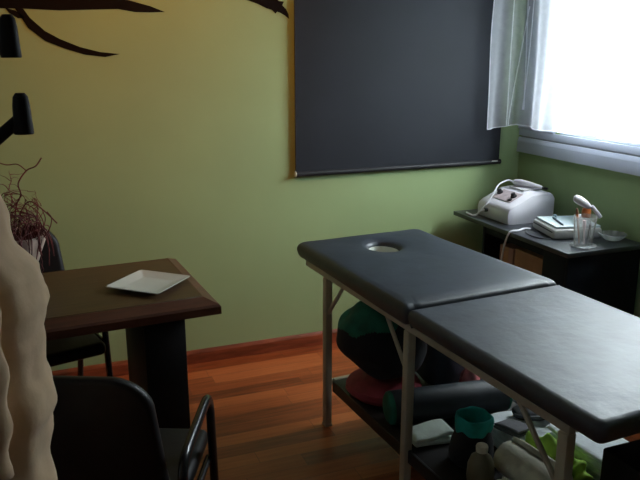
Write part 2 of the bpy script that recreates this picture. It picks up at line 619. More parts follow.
for y0, y1, xo in ((WY0 + 0.002, 2.69, 0.004), (2.65, WY1 - 0.002, 0.038)):
    x0, x1 = XR + xo, XR + xo + 0.03
    z0, z1 = WZ0 + 0.009, WZ1 - 0.004
    sa.box((x0, y0, z0), (x1, y1, z0 + 0.05), 0.003)
    sa.box((x0, y0, z1 - 0.05), (x1, y1, z1), 0.003)
    sa.box((x0, y0, z0 + 0.05), (x1, y0 + 0.045, z1 - 0.05), 0.003)
    sa.box((x0, y1 - 0.045, z0 + 0.05), (x1, y1, z1 - 0.05), 0.003)
    MB().box((x0 + 0.012, y0 + 0.045, z0 + 0.05), (x0 + 0.018, y1 - 0.045, z1 - 0.05), 0).build('window_pane', M['glass'], wn)
sa.build('sash', M['winframe'], wn)

# ------------------------------------------------------------------ sheer curtains
def curtain(path, z_top, hem, amp, label, wav, phase, seed, flap=0.0, lines=()):
    t = thing('sheer_curtain', label, 'curtain', group=None)
    P = spline(path, 24)
    L_ = [0]
    for a, b in zip(P, P[1:]):
        L_.append(L_[-1] + (b - a).length)
    nz = 40
    rows = []
    for k in range(nz + 1):
        v = k / nz
        row = []
        for i, p in enumerate(P):
            a = P[max(0, i - 1)]
            b = P[min(len(P) - 1, i + 1)]
            d = (b - a).normalized()
            n = Vector((-d.y, d.x, 0))
            u_ = L_[i] / L_[-1]
            zb = hem(L_[i] / L_[-1])
            z = z_top + (zb - z_top) * v
            ph = L_[i] * wav + phase
            amp2 = amp * (0.45 + 0.55 * v)
            off = amp2 * (math.sin(ph + 0.6 * math.sin(v * 2 + seed)) + 0.5 * math.sin(ph * 2.3 + 1.3 + v))
            off += amp2 * 0.9 * noise.noise(Vector((L_[i] * 3, v * 2.2, seed)))
            px_ = p.x + flap * max(0, 1 - u_ / 0.2) * ((1 - v) ** 1.3 - 0.35 * math.sin(math.pi * min(1, v * 1.25)) + 0.9 * max(0, v - 0.8))
            row.append((px_ + n.x * off, p.y + n.y * off, z))
        rows.append(row)
    MB().loft(rows, close=False).build('voile', M['sheer'], t, angle=180)
    hm = MB().loft([[(x, y, z + 0.006) for x, y, z in rows[-1]], [(x, y, z - 0.002) for x, y, z in rows[-1]]], close=False)
    nI = len(P) - 1
    for (ua, ub, va, vb) in lines:
        ln = []
        for k in range(int(va * nz), int(vb * nz) + 1):
            v = k / nz
            q = (v - va) / (vb - va)
            fi = (ua + (ub - ua) * q) * nI
            i0 = min(nI - 1, int(fi))
            t_ = fi - i0
            a, b = Vector(rows[k][i0]), Vector(rows[k][i0 + 1])
            ln.append(a.lerp(b, t_))
        hm.tube(ln, 0.0032, 6)
    edge = [r[0] for r in rows]
    hm.tube(edge, 0.003, 6)
    hm.tube(rows[-1], 0.0022, 6)
    hm.build('hem', M['hem'], t, angle=180)
    return t


curtain([(2.345, 3.415, 0), (2.42, 3.43, 0), (2.49, 3.42, 0), (2.53, 3.35, 0), (2.54, 3.2, 0), (2.54, 2.95, 0), (2.54, 2.77, 0)],
        2.36, lambda u: 1.178 + 0.02 * max(0, 1 - abs(u - 0.25) / 0.2) + 0.022 * u, 0.014,
        'white sheer voile curtain bunched in the corner, overlapping the dark blind', 27, 0.4, 1.0, 0.075, [(0.295, 0.295, 0.02, 1.0), (0.56, 0.50, 0.0, 0.93), (0.46, 0.51, 0.1, 0.93), (0.50, 0.33, 0.45, 1.0)])
curtain([(2.535, 2.775, 0), (2.54, 2.5, 0), (2.54, 2.3, 0), (2.54, 2.05, 0), (2.53, 1.85, 0)],
        2.36, lambda u: 1.196, 0.012, 'white sheer voile curtain covering the bright window at the right edge of the photo', 40, 1.4, 5.0)
rod = thing('curtain_rod', 'white curtain rod above the window carrying the sheer curtains', 'curtain rod')
MB().tube([(2.54, 1.42, 2.372), (2.54, 3.49, 2.372)], 0.011, 12).build('rod', M['winframe'], rod)
for y in (1.5, 3.3):
    MB().box((2.552, y - 0.01, 2.362), (XR - 0.001, y + 0.01, 2.38), 0.002).build('bracket', M['winframe'], rod)

# ------------------------------------------------------------------ dark roller blind on the back wall
bl = thing('roller_blind', 'large dark roller blind hanging flat on the green back wall', 'blind', (0, 0, 0))
BX0, BX1, BZ = 1.232, 2.498, 0.985
MB().box((BX0 + 0.008, 3.487, BZ), (BX1 - 0.004, 3.490, 2.28), 0.0008, 1).build('blind_cloth', M['blind'], bl)
bb = MB()
bb.tube([(BX0 + 0.004, 3.4885, BZ - 0.004), (BX1 - 0.002, 3.4885, BZ - 0.004)], 0.014, 14)
br_ = bb.build('bottom_bar', M['blindbar'], bl)
MB().tube([(BX0 - 0.002, 3.4885, BZ - 0.004), (BX0 + 0.0035, 3.4885, BZ - 0.004)], 0.0155, 14).build('end_cap', M['capgrey'], br_)
MB().tube([(BX1 - 0.0015, 3.4885, BZ - 0.004), (BX1 + 0.004, 3.4885, BZ - 0.004)], 0.0145, 14).build('end_cap', M['blindbar'], br_)
MB().box((BX1 - 0.062, 3.4735, BZ - 0.001), (BX1 - 0.022, 3.4748, BZ + 0.006), 0.0004, 1).build('maker_label', M['capgrey'], br_)
MB().tube([(BX0 - 0.005, 3.47, 2.30), (BX1 + 0.005, 3.47, 2.30)], 0.028, 18).build('roller_tube', M['blindbar'], bl)
MB().box((BX0 + 0.0005, 3.485, BZ + 0.01), (BX0 + 0.0075, 3.492, 2.275), 0.001, 1).build('edge_strip', M['blindbar'], bl)

# ------------------------------------------------------------------ wall decals (flat vinyl on the back wall)
def decal(polys, label):
    m = MB()
    for P in polys:
        m.prism([(x, z) for x, z in P], 'y', 3.5065, 3.5083)
    o = m.build('wall_decal', M['vinyl'], smooth=False)
    return tag(o, label, 'wall decal', 'dark plant decals on the back wall')


decal([
    [(-0.40, 1.84), (-0.099, 1.832), (0.145, 1.838), (0.358, 1.836), (0.438, 1.829), (0.535, 1.805), (0.602, 1.78), (0.53, 1.777), (0.465, 1.777), (0.391, 1.789), (0.25, 1.783), (0.139, 1.778), (-0.023, 1.783), (-0.104, 1.782), (-0.4, 1.78)],
    [(-0.045, 1.785), (-0.01, 1.782), (0.013, 1.745), (0.07, 1.690), (0.13, 1.656), (0.212, 1.622), (0.298, 1.600), (0.386, 1.591), (0.318, 1.578), (0.231, 1.588), (0.148, 1.614), (0.067, 1.647), (0.002, 1.702)],
    [(-0.083, 1.785), (-0.044, 1.775), (-0.002, 1.744), (-0.035, 1.742), (-0.07, 1.765)],
    [(0.20, 1.838), (0.34, 1.90), (0.47, 1.99), (0.40, 1.985), (0.28, 1.93), (0.18, 1.86)],
    [(-0.05, 1.838), (0.02, 1.92), (0.05, 2.04), (0.0, 1.99), (-0.06, 1.90)],
], 'dark brown plant branch decal on the green wall at top left')
decal([
    [(0.96, 1.852), (0.998, 1.843), (1.053, 1.826), (1.094, 1.808), (1.124, 1.800), (1.142, 1.783), (1.150, 1.792), (1.163, 1.789), (1.172, 1.785), (1.190, 1.775), (1.212, 1.759), (1.209, 1.782), (1.197, 1.805), (1.178, 1.822), (1.186, 1.840), (1.160, 1.842), (1.145, 1.858), (1.05, 1.90), (0.97, 1.90)],
], 'small dark feathery leaf decal on the wall just left of the blind')

# ------------------------------------------------------------------ massage table
BR = math.atan(0.062)
bed = thing('massage_table', 'long black upholstered massage table with face hole on beige steel legs', 'massage table', (1.072, 2.645, 0), BR)
LX0, LX1 = -0.032, 0.622
TH, TS, TN = 0.272, -0.675, -1.517


def rrect_ray(cx, cy, x0, x1, y0, y1, r, a):
    """distance point on a rounded rectangle seen from (cx,cy) at angle a"""
    d = (math.cos(a), math.sin(a))
    lo, hi = 0.0, 3.0
    for _ in range(40):
        m = (lo + hi) / 2
        x, y = cx + d[0] * m, cy + d[1] * m
        qx = max(x0 + r - x, x - (x1 - r), 0)
        qy = max(y0 + r - y, y - (y1 - r), 0)
        ins = x0 <= x <= x1 and y0 <= y <= y1 and (math.hypot(qx, qy) <= r)
        lo, hi = (m, hi) if ins else (lo, m)
    return lo


def headpad():
    hx, hy = 0.300, 0.052
    ZT, ZB = 0.780, 0.712
    # angles: uniform plus extra toward the corners
    angs = set(2 * math.pi * i / 140 for i in range(140))
    for cx_, cy_ in ((LX0, TH), (LX1, TH), (LX0, TS), (LX1, TS)):
        a0 = math.atan2(cy_ - hy, cx_ - hx) % (2 * math.pi)
        for k in range(-6, 7):
            angs.add((a0 + k * 0.008) % (2 * math.pi))
    angs = sorted(angs)
    hole = [(0.066 * math.cos(a), 0.080 * math.sin(a)) for a in angs]
    outer = []
    for a in angs:
        d = rrect_ray(hx, hy, LX0, LX1, TS, TH, 0.030 if a < math.pi else 0.010, a)
        outer.append((d * math.cos(a), d * math.sin(a)))

    def ring(s, z, inset=0.0):
        out = []
        for (h, o) in zip(hole, outer):
            x = h[0] * (1 - s) + o[0] * s
            y = h[1] * (1 - s) + o[1] * s
            if inset:
                if s == 1 and (hy + y) < TS + 0.004 and LX0 + 0.04 < hx + x < LX1 - 0.04:
                    inset_ = inset * 0.55
                else:
                    inset_ = inset
                l = math.hypot(x, y)
                x *= (l - inset_) / l
                y *= (l - inset_) / l
            # tilt up slightly towards the seam, and crown
            zz = z
            if z > 0.74:
                zz += 0.006 * max(0, min(1, (hy - (hy + y)) / 0.7)) * 1.0
            out.append((hx + x, hy + y, zz))
        return out
    rings = [ring(0, ZB), ring(0, ZT - 0.035), ring(0, ZT - 0.020, -0.002), ring(0, ZT - 0.012, -0.007), ring(0, ZT - 0.007, -0.016), ring(0, ZT - 0.004, -0.032)]
    for s, dz in ((0.25, -0.001), (0.35, 0.0), (0.5, 0.001), (0.7, 0.001), (0.85, 0.0)):
        rings.append(ring(s, ZT + dz))
    for ins, dz in ((0.030, -0.001), (0.020, -0.0035), (0.011, -0.008), (0.005, -0.014), (0.001, -0.022), (0.0, -0.032), (0.005, -0.05)):
        rings.append(ring(1, ZT + dz, ins))
    rings.append(ring(1, ZB + 0.006, 0.012))
    rings.append(ring(1, ZB, 0.022))
    rings.append(rings[0])
    return MB().loft(rings, cap0=False, cap1=False)


hc_ = headpad().build('head_cushion', M['leather'], bed, angle=60)
lin = []
for rx_, ry_, z_ in ((0.0655, 0.0795, 0.713), (0.0655, 0.0795, 0.752), (0.0635, 0.0775, 0.754), (0.0625, 0.0765, 0.752), (0.0625, 0.0765, 0.713), (0.0655, 0.0795, 0.713)):
    lin.append([(0.300 + rx_ * math.cos(2 * math.pi * j / 48), 0.052 + ry_ * math.sin(2 * math.pi * j / 48), z_) for j in range(48)])
MB().loft(lin, cap0=False, cap1=False).build('face_hole_lining', M['lining'], hc_)['label'] = 'pale lining inside the face hole'


def bodypad():
    x0, x1, y0, y1 = LX0, LX1, TN, TS - 0.004
    ZT, ZB = 0.776, 0.712
    outl = []
    for cx_, cy_, a0, r in ((x1 - 0.01, y1 - 0.01, 0, 0.01), (x0 + 0.01, y1 - 0.01, 90, 0.01), (x0 + 0.03, y0 + 0.03, 180, 0.03), (x1 - 0.03, y0 + 0.03, 270, 0.03)):
        for k in range(9):
            a = math.radians(a0 + k * 11.25)
            outl.append((cx_ + r * math.cos(a), cy_ + r * math.sin(a), (math.cos(a), math.sin(a))))
    dense = []
    n = len(outl)
    for i in range(n):
        a, b = outl[i], outl[(i + 1) % n]
        L_ = math.hypot(a[0] - b[0], a[1] - b[1])
        m = max(1, int(L_ / 0.05))
        for k in range(m):
            t = k / m
            dense.append((a[0] + (b[0] - a[0]) * t, a[1] + (b[1] - a[1]) * t, a[2] if m > 1 and k == 0 else (a[2] if m == 1 else ((a[2][0] * (1 - t) + b[2][0] * t), (a[2][1] * (1 - t) + b[2][1] * t)))))

    def ring(ins, z):
        return [(x - nrm[0] * ins, y - nrm[1] * ins * (0.55 if nrm[1] > 0 else 1), z) for x, y, nrm in dense]
    rings = [ring(0.022, ZB), ring(0.012, ZB + 0.006)]
    for ins, dz in ((0.005, -0.05), (0.0, -0.028), (0.001, -0.016), (0.004, -0.009), (0.008, -0.005), (0.014, -0.002), (0.022, -0.0006)):
        rings.append(ring(ins, ZT + dz))
    m = MB().loft(rings, cap0=True, cap1=False)
    # the top as shrinking rings
    cx_, cy_ = (x0 + x1) / 2, (y0 + y1) / 2
    base = rings[-1]
    rr = [base]
    for s in (0.9, 0.75, 0.55, 0.3, 0.08):
        rr.append([(cx_ + (x - cx_) * s, cy_ + (y - cy_) * s, ZT + 0.0015 * (1 - s)) for x, y, z in base])
    m.loft(rr, cap0=False, cap1=True)
    return m


bodypad().build('body_cushion', M['leather_body'], bed, angle=60)
# frame of the table
RZ0, RZ1 = 0.686, 0.711
rail = MB()
rail.box((-0.012, -1.402, RZ0), (0.014, 0.200, RZ1), 0.004)
rail.box((0.588, -1.402, RZ0), (0.614, 0.200, RZ1), 0.004)
for y in (0.174, -0.62, -0.70, -1.402):
    rail.box((0.014, y, RZ0), (0.588, y + 0.026, RZ1), 0.004)
rail.build('rail_frame', M['frame'], bed)
for y in (0.0, -0.648, -1.384):
    for x in (0.001, 0.601):
        lg = MB().box((x - 0.016, y - 0.017, 0.012), (x + 0.016, y + 0.017, RZ0), 0.005)
        l = lg.build('leg', M['frame'], bed)
        MB().box((x - 0.018, y - 0.019, 0.0), (x + 0.018, y + 0.019, 0.014), 0.004).build('foot_cap', M['frame'], l)
for x in (0.001, 0.601):
    for (ya, za, yb, zb) in ((-0.012, 0.53, -0.15, 0.69), (-0.636, 0.53, -0.49, 0.69), (-1.372, 0.52, -1.20, 0.69)):
        MB().tube([(x, ya, za), (x, yb, zb)], 0.008, 8).build('brace', M['frame'], bed)
for x in (0.018, 0.575):
    MB().box((x, -0.0495, 0.219), (x + 0.010, -0.018, 0.232), 0.002).build('shelf_hook', M['frame'], bed)
for y in (0.0, -0.648, -1.384):
    MB().box((0.017, y - 0.011, 0.196), (0.585, y + 0.011, 0.218), 0.003).build('crossbar', M['frame'], bed)
sh = MB()
sh.box((0.012, -1.37, 0.219), (0.590, -0.05, 0.236), 0.002)
sh.box((0.000, -1.36, 0.188), (0.0118, -0.052, 0.237), 0.002)
sh.box((0.582, -1.37, 0.236), (0.590, -0.05, 0.240), 0.001)
sh.build('lower_shelf', M['shelf'], bed)

RB = Matrix.Translation((1.072, 2.645, 0)) @ Matrix.Rotation(BR, 4, 'Z')
SZ = 0.2365


# ------------------------------------------------------------------ things on the lower shelf (built in the table's directions)
# red round cushion
rc = MB()
rc.lathe([(0.10, 0), (0.150, 0.006), (0.172, 0.030), (0.170, 0.052), (0.14, 0.072), (0.06, 0.080), (0.01, 0.080)], 40,
         wob=lambda a, z: 1 + 0.02 * math.sin(5 * a) + 0.012 * math.sin(9 * a + 1))
o = rc.build('round_cushion', M['red'])
o.matrix_world = RB @ Matrix.Translation((0.145, -0.238, SZ)) @ Matrix.Diagonal((0.9, 0.9, 1, 1))
tag(o, 'flat red round cushion beneath the green and black cushion under the massage table', 'cushion')
# big green and black cushion leaning on it
gc = thing('floor_cushion', 'plump black cushion with dark green top stacked on the red cushion', 'cushion', RB @ Vector((0.120, -0.250, SZ + 0.081)), BR)
mt = Matrix.Translation((0.0, 0, 0.165)) @ Matrix.Rotation(math.radians(40), 4, 'Y')
full = MB().blob((0, 0, 0), (0.185, 0.145, 0.140), 0.85, 120, 80, 0.10, 6, 3, mtx=mt)
lowpart, up = MB(), MB()
cents = [(sum((full.v[i] for i in f), Vector()) / len(f)) for f in full.f]


def isgreen(c):
    return c.z > 0.232 + 0.4 * max(0, c.x + 0.03) + 0.05 * noise.noise(c * 12)


for name_, test, mt_ in (('black_cover', False, M['navy']), ('green_panel', True, M['green'])):
    mb = MB()
    mp_ = {}
    for f, c in zip(full.f, cents):
        if isgreen(c) == test:
            idx = []
            for i in f:
                if i not in mp_:
                    mp_[i] = len(mb.v)
                    mb.v.append(full.v[i])
                idx.append(mp_[i])
            mb.f.append(tuple(idx))
    mb.build(name_, mt_, gc, angle=180)

# dark blue bag behind the middle leg
bag = thing('holdall_bag', 'dark blue cloth bag with grey-blue trim standing beside the green and black cushion', 'bag', RB @ Vector((0.408, -0.265, SZ)), BR)
MB().blob((0, 0, 0.125), (0.095, 0.10, 0.124), 0.6, 36, 22, 0.10, 7, 8).build('bag_body', M['bluebag'], bag, angle=180)
MB().tube(spline([(0.06, -0.075, 0.03), (0.075, -0.085, 0.12), (0.06, -0.07, 0.195), (0.02, -0.03, 0.218)], 6), 0.012, 8).build('bag_trim', M['bluegrey'], bag)

# pink plastic bag
pk = MB()
rings = []
for k, (rr, z) in enumerate(((0.028, 0), (0.04, 0.012), (0.043, 0.06), (0.037, 0.105), (0.022, 0.135), (0.032, 0.160), (0.034, 0.172))):
    rings.append([(rr * (1 + 0.28 * math.sin(5 * a + k) * (0.4 + z * 4)) * math.cos(a), rr * 0.8 * (1 + 0.22 * math.sin(7 * a + 2 * k) * (0.4 + z * 4)) * math.sin(a), z + (0.012 * math.sin(3 * a) if k == 6 else 0)) for a in [2 * math.pi * j / 36 for j in range(36)]])
o = pk.loft(rings, cap1=False).build('plastic_bag', M['pinkbag'])
o.matrix_world = RB @ Matrix.Translation((0.435, -0.428, SZ))
tag(o, 'small crumpled pink plastic bag behind the black bolster', 'bag')

# long black bolster with green ends
bo = thing('bolster_pillow', 'long black bolster pillow with green round ends lying across the lower shelf', 'bolster', RB @ Vector((0.268, -0.515, SZ)), BR + math.radians(-11))
BLN, BRD = 0.230, 0.065
MB().tube([(-BLN, 0, BRD), (-BLN * 0.5, 0, BRD), (0, 0, BRD), (BLN * 0.5, 0, BRD), (BLN, 0, BRD)], [BRD * 0.985, BRD, BRD * 0.99, BRD, BRD * 0.985], 32).build('bolster_cover', M['bolster'], bo)
for sx in (-1, 1):
    e = MB()
    e.lathe([(BRD * 0.99, 0), (BRD * 0.96, 0.008), (BRD * 0.8, 0.016), (BRD * 0.3, 0.022), (0.004, 0.022)], 32,
            mtx=Matrix.Translation((sx * (BLN + 0.0005), 0, BRD)) @ Matrix.Rotation(math.radians(90 * sx), 4, 'Y'))
    e.build('end_panel', M['green'], bo)


# folded towels and sheets
def folded(name, lx, ly, h, layers, m_, label, cat, pos, rz, group=None, seed=0, sag=0.0):
    """a stack of folded layers with a rounded fold along one long side, as ONE cloth"""
    mb = MB()
    th = h / layers
    for k in range(layers):
        rings = []
        nx = 18
        for i in range(nx + 1):
            u = i / nx
            x = -lx / 2 + lx * u
            row = []
            for j in range(28):
                a = 2 * math.pi * j / 28
                cy_, sy_ = math.cos(a), math.sin(a)
                py = math.copysign(abs(cy_) ** 0.35, cy_) * (ly / 2) * (1 - 0.015 * k)
                pz = math.copysign(abs(sy_) ** 0.5, sy_) * th * 0.49
                end = 1 - 0.9 * max(0, (abs(u - 0.5) - 0.46) / 0.04) ** 2
                nz = 0.012 * noise.noise(Vector((x * 7, py * 7, seed + k)))
                py += 0.008 * noise.noise(Vector((x * 9, k * 3.1, seed + 7)))
                row.append((x + 0.006 * noise.noise(Vector((py * 9, k, seed))), py, th * (k + 0.5) + pz * end + (nz * (k + 1) / layers if pz > 0 or k else 0)))
            rings.append(row)
        mb.loft(rings)
    o = mb.build(name, m_, angle=60)
    mn = min(v.co.z for v in o.data.vertices)
    for v in o.data.vertices:
        v.co.z -= mn
    o.matrix_world = RB @ Matrix.Translation(pos) @ Matrix.Rotation(rz, 4, 'Z')
    return tag(o, label, cat, group)


folded('folded_towel', 0.16, 0.095, 0.045, 2, M['towelgreen'], 'pale folded towel lying in front of the black bolster, left of the teal-rimmed bag', 'towel', (0.110, -0.632, SZ), -0.12, seed=2)
folded('folded_sheet', 0.28, 0.20, 0.075, 3, M['towel'], 'wide white folded sheet lying beneath the flat black strap bag', 'sheet', (0.425, -0.785, SZ), -0.06, seed=5)
folded('folded_towel', 0.08, 0.10, 0.024, 2, M['greytowel'], 'small grey folded towel on the white sheet beside the teal-rimmed bag', 'towel', (0.325, -0.825, SZ + 0.085), 0.2, seed=9)
folded('folded_towel', 0.19, 0.42, 0.040, 1, M['greengrey'], 'grey-green folded towel under the thick pale blue-white sheet', 'towel', (0.480, -1.115, SZ), 0.02, seed=15)
folded('folded_sheet', 0.185, 0.41, 0.085, 4, M['towel'], 'thick pale blue-white folded sheet at the foot end of the lower shelf', 'sheet', (0.480, -1.110, SZ + 0.052), 0.02, seed=12)

# black strap bag on the white sheet
sb = thing('shoulder_bag', 'flat black bag with a strap lying on the white folded sheet', 'bag', RB @ Vector((0.468, -0.78, SZ + 0.084)), BR - 0.35)
MB().blob((0, 0, 0.018), (0.085, 0.042, 0.018), 0.55, 32, 14, 0.08, 6, 2).build('bag_body', M['navy'], sb, angle=180)
MB().tube(spline([(-0.09, -0.02, 0.02), (-0.06, -0.055, 0.028), (0.0, -0.062, 0.03), (0.07, -0.05, 0.026), (0.095, 0.0, 0.02)], 6), 0.007, 8).build('strap', M['bolster'], sb)

# black bag with a teal rolled rim
tb = thing('drawstring_bag', 'black cloth bag with a wide teal rim standing open on the lower shelf', 'bag', RB @ Vector((0.165, -0.810, SZ)), BR)
body = [(0.070, 0.0), (0.086, 0.012), (0.088, 0.04), (0.082, 0.075), (0.070, 0.105), (0.062, 0.122)]
MB().lathe(body, 40, cap1=False, wob=lambda a, z: 1 + (0.07 * math.cos(a - 3.6) + 0.05 * math.sin(3 * a)) * max(0, 1 - z / 0.12)).build('bag_body', M['navy'], tb, angle=180)
rim = [(0.060, 0.100), (0.066, 0.104), (0.071, 0.122), (0.073, 0.142), (0.070, 0.156), (0.065, 0.160), (0.060, 0.154), (0.058, 0.130), (0.054, 0.100)]
MB().lathe(rim, 48, cap0=False, cap1=False, wob=lambda a, z: 1 + 0.05 * math.sin(4 * a + z * 30) + 0.03 * math.sin(7 * a)).build('teal_rim', M['teal'], tb, angle=180)
MB().lathe([(0.002, 0.06), (0.05, 0.065), (0.062, 0.10), (0.060, 0.118)], 32, cap1=False).build('lining', M['teal'], tb, angle=180)

tb.scale = (0.86, 0.86, 1.10)
# amber plastic bottle
ob = thing('lotion_bottle', 'squat olive plastic bottle between the teal-rimmed bag and the rolled towels', 'bottle', RB @ Vector((0.105, -0.935, SZ)), 0)
ob.scale = (1.05, 1.05, 1.25)
MB().lathe([(0.026, 0), (0.040, 0.006), (0.043, 0.025), (0.041, 0.058), (0.032, 0.080), (0.017, 0.090), (0.015, 0.096)], 32).build('bottle_body', M['oil'], ob)
MB().lathe([(0.018, 0.0965), (0.019, 0.110), (0.017, 0.114), (0.003, 0.114)], 24).build('bottle_cap', M['creamtowel'], ob)


# rolled towels
def rolled(length, rad, label, pos, rz, m_=M['creamtowel'], tilt=0.0):
    mb = MB()
    turns, n = 3.2, 90
    inner = 0.012
    tk = (rad - inner) / turns
    ringsA = []
    for i in range(n + 1):
        t = i / n
        a = 2 * math.pi * turns * t
        r0 = inner + (rad - inner - tk * 0.0) * t
        ringsA.append((r0 * math.cos(a), r0 * math.sin(a)))
    # spiral ribbon with thickness
    outer = [(x, z) for x, z in ringsA]
    inn = []
    for i, (x, z) in enumerate(ringsA):
        l = math.hypot(x, z)
        k = max(0.15, (l - tk * 0.86) / l)
        inn.append((x * k, z * k))
    rings = []
    ny = 10
    for k in range(ny + 1):
        y = -length / 2 + length * k / ny
        s = 1 - 0.06 * (abs(k / ny - 0.5) * 2) ** 4
        wob = 1 + 0.02 * math.sin(k * 1.7)
        rings.append([(x * s * wob, y + 0.004 * math.sin(i * 0.2), z * s) for i, (x, z) in enumerate(outer + inn[::-1])])
    mb.loft(rings)
    o = mb.build('rolled_towel', m_, angle=70)
    o.matrix_world = RB @ Matrix.Translation(pos) @ Matrix.Rotation(rz, 4, 'Z') @ Matrix.Rotation(tilt, 4, 'X')
    return tag(o, label, 'towel', 'rolled ivory towels on the lower shelf')


rolled(0.22, 0.072, 'ivory rolled towel lying next to the lime green cloth', (0.224, -1.035, SZ + 0.0725), 0.06)
rolled(0.18, 0.046, 'ivory rolled towel nearest the table leg, in front of the olive bottle', (0.100, -1.125, SZ + 0.0465), 0.05)

# lime green cloth, bunched
lm = MB()
lm.tube(spline([(0, 0.13, 0.035), (0.01, 0.06, 0.055), (0.0, -0.02, 0.07), (0.010, -0.06, 0.055), (0.0, -0.10, 0.032)], 8), [0.012] + [0.032 + 0.008 * math.sin(i * 0.9) for i in range(31)] + [0.012], 18, rx=0.8)
for i, v in enumerate(lm.v):
    lm.v[i] = v + Vector((0.012 * noise.noise(v * 22), 0.01 * noise.noise(v * 17 + Vector((3, 1, 2))), 0.010 * noise.noise(v * 25 + Vector((1, 5, 2)))))
mn = min(v.z for v in lm.v)
lm.v = [v - Vector((0, 0, mn)) for v in lm.v]
o = lm.build('bunched_cloth', M['lime'], angle=180)
o.matrix_world = RB @ Matrix.Translation((0.336, -1.035, SZ)) @ Matrix.Rotation(-0.02, 4, 'Z') @ Matrix.Diagonal((0.9, 1.15, 1.45, 1))
tag(o, 'bunched lime green cloth between the rolled towels and the pale folded sheet', 'cloth')

# black storage box at the foot end
bx = thing('storage_box', 'tall black box standing under the foot end of the massage table', 'box', (1.45, 1.19, 0), 0)
MB().box((-0.185, -0.06, 0.0), (0.17, 0.06, 0.625), 0.006).build('box_body', M['blackmat'], bx)
MB().box((-0.04, -0.068, 0.595), (0.10, -0.0605, 0.603), 0.002).build('handle', M['greytowel'], bx)
o = MB().blob((0, 0, 0.017), (0.10, 0.06, 0.017), 0.5, 30, 12, 0.08, 6, 4).build('folded_cloth', M['red'], angle=180)
o.location = (1.50, 1.19, 0.6255)
tag(o, 'red folded cloth on top of the black box under the table foot', 'cloth')

# ------------------------------------------------------------------ black cabinet in the corner
cb = thing('side_cabinet', 'low black cabinet with overhanging top in the corner below the window', 'cabinet', (2.4, 2.9, 0))


def cbox(name, lo, hi, m_, bev=0.002, parent=cb):
    lo = tuple(a - b for a, b in zip(lo, (2.4, 2.9, 0)))
    hi = tuple(a - b for a, b in zip(hi, (2.4, 2.9, 0)))
    return MB().box(lo, hi, bev).build(name, m_, parent)


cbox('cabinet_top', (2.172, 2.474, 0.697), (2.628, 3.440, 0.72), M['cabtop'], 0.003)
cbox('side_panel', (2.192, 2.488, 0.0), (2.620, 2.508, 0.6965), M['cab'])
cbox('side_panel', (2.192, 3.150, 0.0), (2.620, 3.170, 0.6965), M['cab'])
cbox('back_panel', (2.606, 2.5085, 0.08), (2.620, 3.1495, 0.6965), M['cab'])
cbox('shelf', (2.197, 2.660, 0.38), (2.6055, 3.1495, 0.40), M['cab'])
cbox('bottom_panel', (2.197, 2.5085, 0.06), (2.6055, 3.1495, 0.08), M['cab'])
cbox('divider', (2.2145, 2.640, 0.0805), (2.6055, 2.6595, 0.6965), M['cab'])
d_ = cbox('door', (2.192, 2.510, 0.085), (2.213, 2.665, 0.69), M['cab'])
MB().tube([(-0.222, -0.252, 0.40), (-0.222, -0.252, 0.50)], 0.005, 8).build('handle', M['cab'], d_)
cbox('top_rail', (2.197, 2.667, 0.655), (2.213, 3.1495, 0.6965), M['cab'])


def carton(lo, hi, m_, label):
    c = ((lo[0] + hi[0]) / 2, (lo[1] + hi[1]) / 2, lo[2])
    t = thing('cardboard_box', label, 'box', c, 0)
    MB().box((lo[0] - c[0], lo[1] - c[1], 0), (hi[0] - c[0], hi[1] - c[1], hi[2] - lo[2]), 0.003).build('carton', m_, t)
    MB().box((lo[0] - c[0] - 0.0012, -0.02, 0.02), (lo[0] - c[0] - 0.0002, 0.02, hi[2] - lo[2] - 0.003), 0.0003, 1).build('packing_tape', M['card'], t)
    return t


carton((2.250, 2.685, 0.4005), (2.50, 2.955, 0.615), M['card'], 'brown cardboard box inside the open bay of the black cabinet')
carton((2.262, 2.985, 0.4005), (2.45, 3.105, 0.600), M['pinkcard'], 'smaller pinkish box inside the cabinet, farther than the brown box')

# ------------------------------------------------------------------ white beauty machine on the cabinet
CZ = 0.7205
mc = thing('beauty_machine', 'white rounded therapy machine with two black knobs on the black cabinet', 'machine', (2.40, 3.180, CZ), 0)
prof = [(-0.150, 0.006), (-0.145, 0.0), (0.145, 0.0), (0.150, 0.006), (0.150, 0.125), (0.135, 0.148), (0.05, 0.155), (0.005, 0.150), (-0.118, 0.094), (-0.145, 0.075), (-0.152, 0.05)]
rings = []
HW = 0.150
for ky in range(17):
    u = -1 + 2 * ky / 16
    e = max(0, (abs(u) - 0.72) / 0.28)
    sc_ = 1 - 0.30 * (1 - math.sqrt(max(0, 1 - e * e))) if e < 1 else 0.70
    yy = HW * (u if abs(u) < 0.72 else math.copysign(0.72 + 0.28 * math.sin(e * math.pi / 2), u))
    rings.append([(x * (1 - 0.18 * (1 - sc_) / 0.3), yy, z if z < 0.01 else z * (1 - 0.22 * (1 - sc_) / 0.3)) for x, z in prof])
MB().loft(rings).build('machine_body', M['white'], mc, angle=50)
sl = math.atan2(0.056, 0.123)
MS = Matrix.Translation((-0.058, 0, 0.1225)) @ Matrix.Rotation(-sl, 4, 'Y')
MB().box((-0.045, -0.085, 0.0005), (0.045, 0.085, 0.0025), 0.0008, 1, mtx=MS).build('control_panel', M['panel'], mc)
for y in (-0.055, 0.07):
    k_ = MB().lathe([(0.017, 0.003), (0.017, 0.010), (0.013, 0.013), (0.012, 0.024), (0.003, 0.025)], 20, c=(0.006, y, 0), mtx=MS).build('knob', M['blackpl'], mc)
MB().box((-0.035, -0.075, 0.0026), (-0.020, -0.05, 0.007), 0.002, mtx=MS).build('rocker_switch', M['blackpl'], mc)
